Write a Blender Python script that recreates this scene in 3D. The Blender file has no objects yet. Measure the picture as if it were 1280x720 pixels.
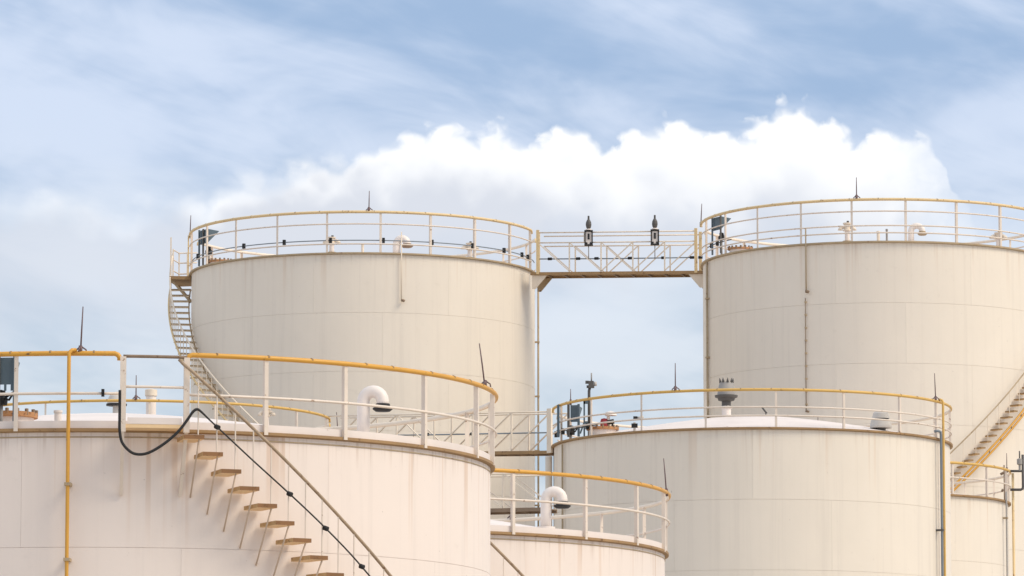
import bpy, math, random
from math import sin, cos, pi, radians, sqrt, atan2
from mathutils import Vector

random.seed(7)
scene = bpy.context.scene
col = scene.collection

# ------------------------------------------------------------------ camera
cam = bpy.data.cameras.new('camera')
cam.sensor_width = 36.0
cam.lens = 173.8
cam.clip_start = 0.5
cam.clip_end = 9000
cam_ob = bpy.data.objects.new('camera', cam)
cam_ob.location = (0, 0, 1.7)
cam_ob.rotation_euler = (radians(90 + 7.285), 0, 0)
col.objects.link(cam_ob)
scene.camera = cam_ob

# ------------------------------------------------------------------ sun, exposure
SUN_AZ, SUN_EL = radians(112), radians(46)      # clockwise from +Y, above the horizon
sun = bpy.data.lights.new('sun', 'SUN')
sun.energy = 2.15
sun.angle = radians(26)
sun.color = (1.0, 0.88, 0.70)
sun_ob = bpy.data.objects.new('sun', sun)
sd = Vector((sin(SUN_AZ) * cos(SUN_EL), cos(SUN_AZ) * cos(SUN_EL), sin(SUN_EL)))
sun_ob.rotation_euler = sd.to_track_quat('Z', 'Y').to_euler()
sun_ob.location = (60, -20, 80)
col.objects.link(sun_ob)
scene.view_settings.view_transform = 'Standard'
scene.view_settings.look = 'None'
scene.view_settings.gamma = 1.0
scene.view_settings.use_curve_mapping = False
scene.view_settings.exposure = 0.22

# ------------------------------------------------------------------ world: sky with broken cloud
world = bpy.data.worlds.new('World')
scene.world = world
world.use_nodes = True
WT = world.node_tree
for n in list(WT.nodes):
    WT.nodes.remove(n)


class Nodes:
    """small helper to write node trees"""
    def __init__(self, tree):
        self.t = tree

    def new(self, kind, **kw):
        n = self.t.nodes.new(kind)
        for k, v in kw.items():
            setattr(n, k, v)
        return n

    def put(self, sock, v):
        if isinstance(v, bpy.types.NodeSocket):
            self.t.links.new(v, sock)
        elif v is not None:
            sock.default_value = v

    def m(self, op, a, b=None, c=None, clamp=False):
        n = self.new('ShaderNodeMath', operation=op, use_clamp=clamp)
        self.put(n.inputs[0], a)
        self.put(n.inputs[1], b)
        self.put(n.inputs[2], c)
        return n.outputs[0]

    def ss(self, v, lo, hi, a=0.0, b=1.0):
        n = self.new('ShaderNodeMapRange', interpolation_type='SMOOTHSTEP')
        self.put(n.inputs[0], v)
        self.put(n.inputs[1], lo)
        self.put(n.inputs[2], hi)
        self.put(n.inputs[3], a)
        self.put(n.inputs[4], b)
        return n.outputs[0]

    def vec(self, x, y, z=0.0):
        n = self.new('ShaderNodeCombineXYZ')
        self.put(n.inputs[0], x)
        self.put(n.inputs[1], y)
        self.put(n.inputs[2], z)
        return n.outputs[0]

    def noise(self, v, scale, detail=5, rough=0.55, dist=0.0):
        n = self.new('ShaderNodeTexNoise')
        self.put(n.inputs['Vector'], v)
        n.inputs['Scale'].default_value = scale
        n.inputs['Detail'].default_value = detail
        n.inputs['Roughness'].default_value = rough
        n.inputs['Distortion'].default_value = dist
        return n.outputs['Fac']

    def mix(self, f, a, b, mode='MIX'):
        n = self.new('ShaderNodeMix', data_type='RGBA', blend_type=mode)
        self.put(n.inputs[0], f)
        for s, v in ((n.inputs[6], a), (n.inputs[7], b)):
            if isinstance(v, tuple) and len(v) == 3:
                v = (*v, 1)
            self.put(s, v)
        return n.outputs[2]


VEIL_SEED = 21.1


def build_sky():
    N = Nodes(WT)
    tc = N.new('ShaderNodeTexCoord')
    nrm = N.new('ShaderNodeVectorMath', operation='NORMALIZE')
    N.put(nrm.inputs[0], tc.outputs['Generated'])
    sep = N.new('ShaderNodeSeparateXYZ')
    N.put(sep.inputs[0], nrm.outputs[0])
    x, y, z = sep.outputs
    U = N.m('MULTIPLY', N.m('ARCTAN2', x, y), 57.2958)          # azimuth, degrees
    V = N.m('MULTIPLY', N.m('ARCSINE', z), 57.2958)             # elevation, degrees
    P = N.vec(U, V)
    # clear sky
    sky = N.new('ShaderNodeTexSky', sky_type='NISHITA')
    sky.sun_disc = False
    sky.sun_elevation = SUN_EL
    sky.sun_rotation = SUN_AZ
    sky.air_density = 1.0
    sky.dust_density = 1.0
    bg_sky = N.new('ShaderNodeBackground')
    N.put(bg_sky.inputs[0], sky.outputs[0])
    bg_sky.inputs[1].default_value = 0.09
    # thin veil: broad soft sheets of high cloud over blue
    Pv = N.vec(N.m('ADD', N.m('MULTIPLY', U, 0.20), N.m('MULTIPLY', V, 0.16)),
               N.m('ADD', N.m('MULTIPLY', V, 0.52), N.m('MULTIPLY', U, 0.10)), VEIL_SEED)
    v1 = N.noise(Pv, 0.85, 4, 0.5, 0.5)
    v2 = N.noise(N.vec(N.m('MULTIPLY', U, 0.45), V, 9.4), 0.75, 4, 0.55, 0.3)
    v3 = N.noise(N.vec(N.m('ADD', N.m('MULTIPLY', U, 0.55), N.m('MULTIPLY', V, 0.5)), N.m('ADD', N.m('MULTIPLY', V, 1.3), N.m('MULTIPLY', U, 0.22)), 2.0), 0.8, 6, 0.58, 0.5)
    veil = N.m('ADD', N.m('ADD', N.m('MULTIPLY', v1, 0.42), N.m('MULTIPLY', v2, 0.42)), N.m('MULTIPLY', v3, 0.28))
    veil = N.ss(veil, 0.45, 0.67)
    low = N.ss(V, 9.6, 5.4)                                       # paler and greyer towards the horizon
    blue = N.mix(low, (0.325, 0.45, 0.655), (0.46, 0.555, 0.66))
    pale = N.mix(low, (0.625, 0.705, 0.86), (0.70, 0.745, 0.805))
    base = N.mix(veil, blue, pale)
    # low soft white cloud sheets
    w = N.noise(N.vec(N.m('MULTIPLY', U, 0.42), N.m('MULTIPLY', V, 1.1), 5.5), 0.6, 4, 0.5, 0.3)
    wm = N.m('MULTIPLY', N.ss(w, 0.48, 0.70), N.ss(V, 10.0, 7.4))
    base = N.mix(N.m('MULTIPLY', wm, 0.6), base, (0.735, 0.78, 0.85))
    # cumulus bank: outline of its top as elevation over azimuth
    fc = N.new('ShaderNodeFloatCurve')
    uw = N.noise(P, 1.3, 3, 0.55, 0.2)
    Uw = N.m('ADD', U, N.m('MULTIPLY', N.m('SUBTRACT', uw, 0.5), 0.8))
    N.put(fc.inputs[1], N.m('DIVIDE', N.m('ADD', Uw, 6.5), 13.0, clamp=True))
    top = [(-6.5, 8.2), (-5.4, 8.55), (-4.6, 8.45), (-3.9, 8.5), (-3.4, 8.68), (-2.8, 8.82), (-2.2, 8.90), (-1.8, 8.94), (-1.45, 9.02), (-1.05, 9.18),
           (-0.6, 9.24), (-0.2, 9.21), (0.4, 9.19), (0.9, 9.16), (1.2, 9.06), (1.5, 9.22), (1.95, 9.28),
           (2.35, 9.19), (2.7, 9.20), (2.95, 9.40), (3.3, 9.50), (3.65, 9.34), (3.95, 9.13), (4.35, 9.14),
           (4.7, 9.08), (4.95, 8.86), (5.15, 8.4), (5.4, 7.9), (5.8, 7.2), (6.5, 6.6)]
    c = fc.mapping.curves[0]
    pts = [((a + 6.5) / 13.0, (b - 3.5) / 7.5) for a, b in top]
    c.points[0].location = pts[0]
    c.points[1].location = pts[-1]
    for p in pts[1:-1]:
        c.points.new(*p)
    for p in c.points:
        p.handle_type = 'AUTO'
    fc.mapping.update()
    topv = N.m('ADD', N.m('MULTIPLY', fc.outputs[0], 7.5), 3.5)
    b1 = N.noise(P, 1.3, 2, 0.5, 0.0)
    b2 = N.noise(P, 4.2, 4, 0.5, 0.3)

    def billow(scale, k):
        vor = N.new('ShaderNodeTexVoronoi', feature='SMOOTH_F1', voronoi_dimensions='2D')
        vor.inputs['Smoothness'].default_value = 0.3
        N.put(vor.inputs['Vector'], N.vec(N.m('ADD', U, N.m('MULTIPLY', b2, 0.35)), N.m('ADD', N.m('ADD', V, k), N.m('MULTIPLY', b1, 0.5))))
        vor.inputs['Scale'].default_value = scale
        return N.m('SUBTRACT', 0.5, vor.outputs['Distance'])
    p1, p2, p3 = billow(2.3, 0.0), billow(5.2, 0.4), billow(11.0, 0.8)
    puff = N.m('ADD', N.m('ADD', N.m('MULTIPLY', p1, 0.34), N.m('MULTIPLY', p2, 0.085)), N.m('MULTIPLY', p3, 0.03))
    disp = N.m('ADD', N.m('MULTIPLY', N.m('SUBTRACT', b2, 0.5), 0.12), N.m('SUBTRACT', puff, 0.10))
    d = N.m('SUBTRACT', N.m('ADD', topv, disp), V)
    soft = N.ss(U, -0.9, -3.6, 0.15, 0.6)                        # the left end frays out
    mask = N.ss(N.m('DIVIDE', d, soft), 0.0, 1.0)
    fade = N.ss(N.m('ADD', d, N.m('MULTIPLY', N.m('SUBTRACT', v2, 0.5), 1.0)), 2.3, 0.9)
    edge = N.m('MULTIPLY', N.ss(U, -4.6, -3.5, 0.6, 1.0), N.ss(N.m('ADD', U, N.m('MULTIPLY', b2, 0.6)), 6.0, 4.55))
    lit = N.ss(U, -3.0, 3.4, 0.42, 1.15)                          # depth of the sunlit crest
    body = N.m('DIVIDE', N.m('SUBTRACT', N.m('ADD', d, N.m('MULTIPLY', N.m('SUBTRACT', b1, 0.5), 0.9)), N.m('MULTIPLY', puff, 0.55)), lit)
    ccol = N.mix(N.ss(body, 0.30, 1.35), (1.0, 0.995, 1.0), (0.68, 0.70, 0.765))
    base = N.mix(N.m('MULTIPLY', N.m('MULTIPLY', mask, fade), edge), base, ccol)
    # the same kind of broken cloud all round the sky
    big = N.noise(nrm.outputs[0], 3.2, 7, 0.6, 0.3)
    far = N.m('MULTIPLY', N.ss(big, 0.47, 0.62), N.ss(V, 11.5, 17.0))
    base = N.mix(N.m('MULTIPLY', far, 0.9), base, (1.0, 1.0, 1.01))
    side = N.m('MULTIPLY', N.ss(big, 0.45, 0.6), N.ss(N.m('ABSOLUTE', U), 7.0, 13.0))
    base = N.mix(N.m('MULTIPLY', side, 0.9), base, (1.0, 1.0, 1.01))
    bg_cl = N.new('ShaderNodeBackground')
    N.put(bg_cl.inputs[0], base)
    bg_cl.inputs[1].default_value = 1.0
    mx = N.new('ShaderNodeMixShader')
    mx.inputs[0].default_value = 0.86
    N.put(mx.inputs[1], bg_sky.outputs[0])
    N.put(mx.inputs[2], bg_cl.outputs[0])
    out = N.new('ShaderNodeOutputWorld')
    N.put(out.inputs[0], mx.outputs[0])


build_sky()
world.cycles.sampling_method = 'MANUAL'
world.cycles.sample_map_resolution = 512

# ------------------------------------------------------------------ materials
def new_mat(name):
    m = bpy.data.materials.new(name)
    m.use_nodes = True
    N = Nodes(m.node_tree)
    b = m.node_tree.nodes['Principled BSDF']
    return m, N, b


def paint(name, c, rough=0.5, rust=0.0, rust_col=(0.22, 0.09, 0.03), scale=6.0, var=0.12, metal=0.0):
    """painted or bare metal: mottled colour, chips and rust of their own shape"""
    m, N, b = new_mat(name)
    geo = N.new('ShaderNodeNewGeometry')
    pos = geo.outputs['Position']
    n1 = N.noise(pos, scale * 0.5, 5, 0.6)
    dark = tuple(v * (1 - var * 1.6) for v in c)
    lite = tuple(min(1, v * (1 + var)) for v in c)
    cc = N.mix(n1, dark, lite)
    if rust > 0:
        n2 = N.noise(pos, scale * 1.7, 8, 0.7, 0.3)
        cc = N.mix(N.ss(n2, 0.66 - rust * 0.3, 0.76 - rust * 0.3), cc, rust_col)
    N.put(b.inputs['Base Color'], cc)
    N.put(b.inputs['Roughness'], N.m('ADD', rough - 0.1, N.m('MULTIPLY', n1, 0.2)))
    b.inputs['Metallic'].default_value = metal
    return m


def shell_mat(name, c, rim_z, rust=0.5, streak=0.5, seed=0.0):
    """cream tank paint with rain streaks and rust runs below the rim"""
    m, N, b = new_mat(name)
    geo = N.new('ShaderNodeNewGeometry')
    sep = N.new('ShaderNodeSeparateXYZ')
    N.put(sep.inputs[0], geo.outputs['Position'])
    x, y, z = sep.outputs
    rnd = N.new('ShaderNodeObjectInfo').outputs['Random']
    big = N.noise(N.vec(x, y, N.m('ADD', N.m('MULTIPLY', z, 0.7), seed)), 0.55, 4, 0.6)
    mid = N.noise(N.vec(x, y, N.m('ADD', z, seed)), 3.5, 6, 0.65)
    st = N.noise(N.vec(N.m('MULTIPLY', x, 5.0), N.m('MULTIPLY', y, 5.0), N.m('ADD', N.m('MULTIPLY', z, 0.12), seed)), 1.0, 6, 0.62)
    cc = N.mix(big, tuple(v * 0.93 for v in c), tuple(min(1, v * 1.06) for v in c))
    cc = N.mix(N.m('MULTIPLY', rnd, 0.07), cc, tuple(v * k for v, k in zip(c, (0.80, 0.80, 0.82))))
    cc = N.mix(N.m('MULTIPLY', N.ss(st, 0.50, 0.72), 0.22 * streak), cc, (0.40, 0.35, 0.31))
    cc = N.mix(N.m('MULTIPLY', N.ss(st, 0.47, 0.28), 0.20 * streak), cc, (0.78, 0.72, 0.64))
    cc = N.mix(N.m('MULTIPLY', N.ss(mid, 0.60, 0.74), 0.10), cc, (0.45, 0.38, 0.32))
    # rust runs hang from the rim
    dz = N.m('SUBTRACT', rim_z, z)
    run = N.noise(N.vec(N.m('MULTIPLY', x, 4.0), N.m('MULTIPLY', y, 4.0), N.m('ADD', N.m('MULTIPLY', z, 0.05), seed + 7)), 1.0, 3, 0.55)
    ln = N.noise(N.vec(N.m('MULTIPLY', x, 2.0), N.m('MULTIPLY', y, 2.0), seed), 1.0, 2, 0.5)
    rm = N.m('MULTIPLY', N.ss(run, 0.575, 0.66), N.ss(dz, N.m('MULTIPLY', ln, 3.6), 0.0))
    cc = N.mix(N.m('MULTIPLY', rm, 0.55 * rust), cc, (0.50, 0.27, 0.11))
    # fine runs just under the rim
    run2 = N.noise(N.vec(N.m('MULTIPLY', x, 14.0), N.m('MULTIPLY', y, 14.0), seed + 2), 1.0, 3, 0.6)
    rm2 = N.m('MULTIPLY', N.ss(run2, 0.5, 0.68), N.ss(dz, N.m('MULTIPLY', run, 1.1), 0.0))
    cc = N.mix(N.m('MULTIPLY', rm2, 0.5 * rust), cc, (0.33, 0.20, 0.11))
    # small scuffs
    sp = N.noise(N.vec(x, y, N.m('ADD', z, seed + 4)), 9.0, 4, 0.7)
    cc = N.mix(N.m('MULTIPLY', N.ss(sp, 0.70, 0.76), 0.5), cc, (0.34, 0.28, 0.24))
    N.put(b.inputs['Base Color'], cc)
    N.put(b.inputs['Roughness'], N.m('ADD', 0.45, N.m('MULTIPLY', mid, 0.2)))
    bump = N.new('ShaderNodeBump')
    bump.inputs['Strength'].default_value = 0.25
    bump.inputs['Distance'].default_value = 0.05
    N.put(bump.inputs['Height'], N.noise(N.vec(x, y, N.m('MULTIPLY', z, 0.8)), 0.9, 3, 0.5))
    N.put(b.inputs['Normal'], bump.outputs[0])
    return m


MAT = dict(
    cream=paint('cream_paint', (0.76, 0.655, 0.555), 0.5, rust=0.2, scale=5),
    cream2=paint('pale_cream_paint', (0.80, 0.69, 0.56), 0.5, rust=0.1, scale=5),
    pink=paint('roof_paint', (0.80, 0.71, 0.655), 0.55, rust=0.05, scale=2),
    yellow=paint('yellow_paint', (0.66, 0.335, 0.045), 0.45, rust=0.22, scale=5, rust_col=(0.20, 0.10, 0.03)),
    yellow2=paint('faded_yellow_paint', (0.74, 0.55, 0.29), 0.5, rust=0.24, scale=4, rust_col=(0.28, 0.16, 0.07)),
    yellow3=paint('dull_yellow_paint', (0.68, 0.42, 0.11), 0.5, rust=0.24, scale=4, rust_col=(0.24, 0.13, 0.05)),
    rim=paint('rusty_rim', (0.36, 0.22, 0.10), 0.7, rust=0.3, scale=4, var=0.25, rust_col=(0.15, 0.075, 0.03)),
    rim2=paint('pale_rusty_rim', (0.46, 0.35, 0.22), 0.7, rust=0.26, scale=3, var=0.25, rust_col=(0.24, 0.14, 0.07)),
    brown=paint('brown_steel', (0.27, 0.185, 0.12), 0.6, rust=0.3, scale=6, var=0.3, rust_col=(0.10, 0.05, 0.025)),
    tread=paint('rusty_tread', (0.26, 0.13, 0.055), 0.8, rust=0.35, scale=7, var=0.3, rust_col=(0.12, 0.055, 0.02)),
    tread_under=paint('bounce_tinted_underside_paint', (0.84, 0.60, 0.34), 0.6, rust=0.14, scale=7),  # cream underside paint with the warm bounce light mixed into its colour
    handrail=paint('worn_handrail', (0.40, 0.29, 0.19), 0.6, rust=0.34, scale=7, var=0.3, rust_col=(0.16, 0.085, 0.04)),
    tread_top=paint('tread_paint', (0.58, 0.37, 0.175), 0.75, rust=0.3, scale=9, var=0.25, rust_col=(0.22, 0.11, 0.045)),
    strut=paint('worn_strut', (0.60, 0.47, 0.36), 0.6, rust=0.25, scale=7, rust_col=(0.3, 0.17, 0.09)),
    rod=paint('rod_steel', (0.13, 0.075, 0.075), 0.5, scale=8),
    rust=paint('bare_rust', (0.50, 0.25, 0.11), 0.85, rust=0.35, scale=9, var=0.3, rust_col=(0.12, 0.04, 0.015)),
    black=paint('black_rubber', (0.010, 0.010, 0.011), 0.65, scale=8),
    blue=paint('blue_grey_paint', (0.085, 0.125, 0.155), 0.45, scale=6, rust=0.04),
    grey=paint('grey_metal', (0.33, 0.31, 0.29), 0.6, scale=8, rust=0.12),
    lgrey=paint('light_grey_metal', (0.58, 0.545, 0.50), 0.6, scale=8, rust=0.05),
    dgrey=paint('dark_grey_metal', (0.095, 0.088, 0.082), 0.6, scale=8),
    white=paint('white_vent_paint', (0.84, 0.755, 0.69), 0.45, rust=0.07, scale=5, rust_col=(0.55, 0.33, 0.2)),
    red=paint('red_cap', (0.35, 0.03, 0.04), 0.5, scale=8),
    conduit=paint('conduit_blue_grey', (0.20, 0.235, 0.27), 0.5, scale=6, rust=0.05),
)


def ground_material():
    m, N, b = new_mat('pale_concrete_ground')
    geo = N.new('ShaderNodeNewGeometry')
    pos = geo.outputs['Position']
    a = N.noise(pos, 0.15, 6, 0.6)
    f = N.noise(pos, 6.0, 6, 0.7)
    cc = N.mix(a, (0.45, 0.40, 0.335), (0.56, 0.50, 0.425))
    cc = N.mix(N.m('MULTIPLY', f, 0.35), cc, (0.36, 0.32, 0.27))
    N.put(b.inputs['Base Color'], cc)
    b.inputs['Roughness'].default_value = 0.9
    return m


MAT['ground'] = ground_material()

# ------------------------------------------------------------------ mesh building
class MB:
    def __init__(self):
        self.v, self.f, self.s, self.mi = [], [], [], []

    def quad(self, pts, smooth=False, mi=0):
        o = len(self.v)
        self.v += [tuple(p) for p in pts]
        self.f.append(tuple(range(o, o + len(pts))))
        self.s.append(smooth)
        self.mi.append(mi)
        return self

    def box(self, c, size, rz=0.0, rot=None, mi=0):
        hx, hy, hz = (s / 2 for s in size)
        cr, sr = cos(rz), sin(rz)
        P = []
        for dx, dy, dz in ((-1, -1, -1), (1, -1, -1), (1, 1, -1), (-1, 1, -1), (-1, -1, 1), (1, -1, 1), (1, 1, 1), (-1, 1, 1)):
            p = Vector((dx * hx, dy * hy, dz * hz))
            if rot is not None:
                p = rot @ p
            P.append((c[0] + p.x * cr - p.y * sr, c[1] + p.x * sr + p.y * cr, c[2] + p.z))
        o = len(self.v)
        self.v += P
        for q in ((3, 2, 1, 0), (4, 5, 6, 7), (0, 1, 5, 4), (1, 2, 6, 5), (2, 3, 7, 6), (3, 0, 4, 7)):
            self.f.append(tuple(o + i for i in q))
            self.s.append(False)
            self.mi.append(mi)
        return self

    def bar(self, a, b, w, t, up=(0, 0, 1), mi=0):
        """rectangular bar from a to b; w across, t along 'up'"""
        a, b = Vector(a), Vector(b)
        d = (b - a).normalized()
        u = Vector(up)
        s = d.cross(u)
        if s.length < 1e-4:
            s = d.cross(Vector((1, 0, 0)))
        s.normalize()
        u = s.cross(d)
        o = len(self.v)
        for p in (a, b):
            for ku, ks in ((-1, -1), (-1, 1), (1, 1), (1, -1)):
                self.v.append(tuple(p + u * (ku * t / 2) + s * (ks * w / 2)))
        for q in ((0, 1, 2, 3), (7, 6, 5, 4), (0, 4, 5, 1), (1, 5, 6, 2), (2, 6, 7, 3), (3, 7, 4, 0)):
            self.f.append(tuple(o + i for i in q))
            self.s.append(False)
            self.mi.append(mi)
        return self

    def tube(self, path, r, n=8, caps=True, inner_mi=None, closed=False, mi=0):
        """round tube along a path; inner_mi: material of the side that faces the z axis"""
        P = [Vector(p) for p in path]
        k = len(P)
        rad = r if isinstance(r, (list, tuple)) else [r] * k
        o = len(self.v)
        prev = None
        for i, p in enumerate(P):
            if closed:
                d = P[(i + 1) % k] - P[i - 1]
            else:
                d = P[min(i + 1, k - 1)] - P[max(i - 1, 0)]
            d.normalize()
            ref = Vector((0, 0, 1)) if abs(d.z) < 0.95 else Vector((1, 0, 0))
            if prev is not None:
                u = prev - d * prev.dot(d)
                if u.length < 1e-5:
                    u = ref - d * ref.dot(d)
            else:
                u = ref - d * ref.dot(d)
            u.normalize()
            prev = u
            s = d.cross(u)
            for j in range(n):
                a = 2 * pi * j / n
                self.v.append(tuple(p + (u * cos(a) + s * sin(a)) * rad[i]))
        for i in range(k if closed else k - 1):
            i2 = (i + 1) % k
            for j in range(n):
                j2 = (j + 1) % n
                f = (o + i * n + j, o + i * n + j2, o + i2 * n + j2, o + i2 * n + j)
                self.f.append(f)
                self.s.append(True)
                mm = mi
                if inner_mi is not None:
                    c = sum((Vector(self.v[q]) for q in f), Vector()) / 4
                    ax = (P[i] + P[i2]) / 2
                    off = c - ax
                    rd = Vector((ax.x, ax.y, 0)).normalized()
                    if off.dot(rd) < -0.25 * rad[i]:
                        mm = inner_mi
                self.mi.append(mm)
        if caps and not closed:
            self.f.append(tuple(o + j for j in range(n - 1, -1, -1)))
            self.f.append(tuple(o + (k - 1) * n + j for j in range(n)))
            self.s += [False, False]
            self.mi += [mi, mi]
        return self

    def lathe(self, prof, c=(0, 0, 0), n=16, smooth=True, mi=0, sharp=True):
        """profile [(radius, z)] turned about a vertical axis at c; each band has its own vertices"""
        for (r0, z0), (r1, z1) in zip(prof[:-1], prof[1:]):
            o = len(self.v)
            for r, z in ((r0, z0), (r1, z1)):
                for j in range(n):
                    a = 2 * pi * j / n
                    self.v.append((c[0] + r * cos(a), c[1] + r * sin(a), c[2] + z))
            for j in range(n):
                j2 = (j + 1) % n
                if r0 < 1e-6:
                    self.f.append((o, o + n + j2, o + n + j))
                elif r1 < 1e-6:
                    self.f.append((o + j, o + j2, o + n))
                else:
                    self.f.append((o + j, o + j2, o + n + j2, o + n + j))
                self.s.append(smooth)
                self.mi.append(mi)
        return self

    def ring(self, prof, a0=-180.0, a1=180.0, step=3.0, smooth=True, mi=0):
        """profile [(radius, z)] (open or closed polyline) swept about z from phi a0 to a1 (degrees)"""
        n = max(2, int(abs(a1 - a0) / step) + 1)
        full = abs(a1 - a0) >= 359.9
        for (r0, z0), (r1, z1) in zip(prof[:-1], prof[1:]):
            o = len(self.v)
            for i in range(n):
                a = radians(a0 + (a1 - a0) * i / (n if full else n - 1))
                self.v.append((r0 * sin(a), -r0 * cos(a), z0))
                self.v.append((r1 * sin(a), -r1 * cos(a), z1))
            for i in range(n if full else n - 1):
                i2 = (i + 1) % n
                self.f.append((o + 2 * i, o + 2 * i2, o + 2 * i2 + 1, o + 2 * i + 1))
                self.s.append(smooth)
                self.mi.append(mi)
        return self

    def mesh(self, name, mats):
        me = bpy.data.meshes.new(name)
        me.from_pydata(self.v, [], self.f)
        for m in mats:
            me.materials.append(m)
        me.polygons.foreach_set('use_smooth', self.s)
        me.polygons.foreach_set('material_index', self.mi)
        me.update()
        return me


def link(name, me, parent=None, loc=None, rz=0.0):
    o = bpy.data.objects.new(name, me)
    col.objects.link(o)
    if parent is not None:
        o.parent = parent
    if loc is not None:
        o.location = loc
    if rz:
        o.rotation_euler.z = rz
    return o


def part(name, mb, mat, parent, label=None):
    mats = mat if isinstance(mat, (list, tuple)) else [mat]
    o = link(name, mb.mesh(name, [MAT[m] if isinstance(m, str) else m for m in mats]), parent)
    if label:
        o['label'] = label
    return o


def thing(name, label, cat, loc=(0, 0, 0), group=None, rz=0.0):
    o = link(name, None, None, loc, rz)
    o['label'] = label
    o['category'] = cat
    if group:
        o['group'] = group
    return o


def solo(name, mb, mat, label, cat, loc=(0, 0, 0), group=None, rz=0.0):
    """a thing that is one mesh"""
    mats = mat if isinstance(mat, (list, tuple)) else [mat]
    o = link(name, mb.mesh(name, [MAT[m] for m in mats]), None, loc, rz)
    o['label'] = label
    o['category'] = cat
    if group:
        o['group'] = group
    return o


def pol(r, phi, z):
    a = radians(phi)
    return (r * sin(a), -r * cos(a), z)


def arc(r, a0, a1, z, step=3.0):
    n = max(2, int(abs(a1 - a0) / step) + 1)
    return [pol(r, a0 + (a1 - a0) * i / (n - 1), z) for i in range(n)]


# ------------------------------------------------------------------ ground
g = MB()
g.quad([(-4000, -1500, 0), (4000, -1500, 0), (4000, 6000, 0), (-4000, 6000, 0)])
ground = part('ground', g, 'ground', None)
ground['kind'] = 'structure'

# ------------------------------------------------------------------ tanks
class Tank:
    pass


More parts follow.
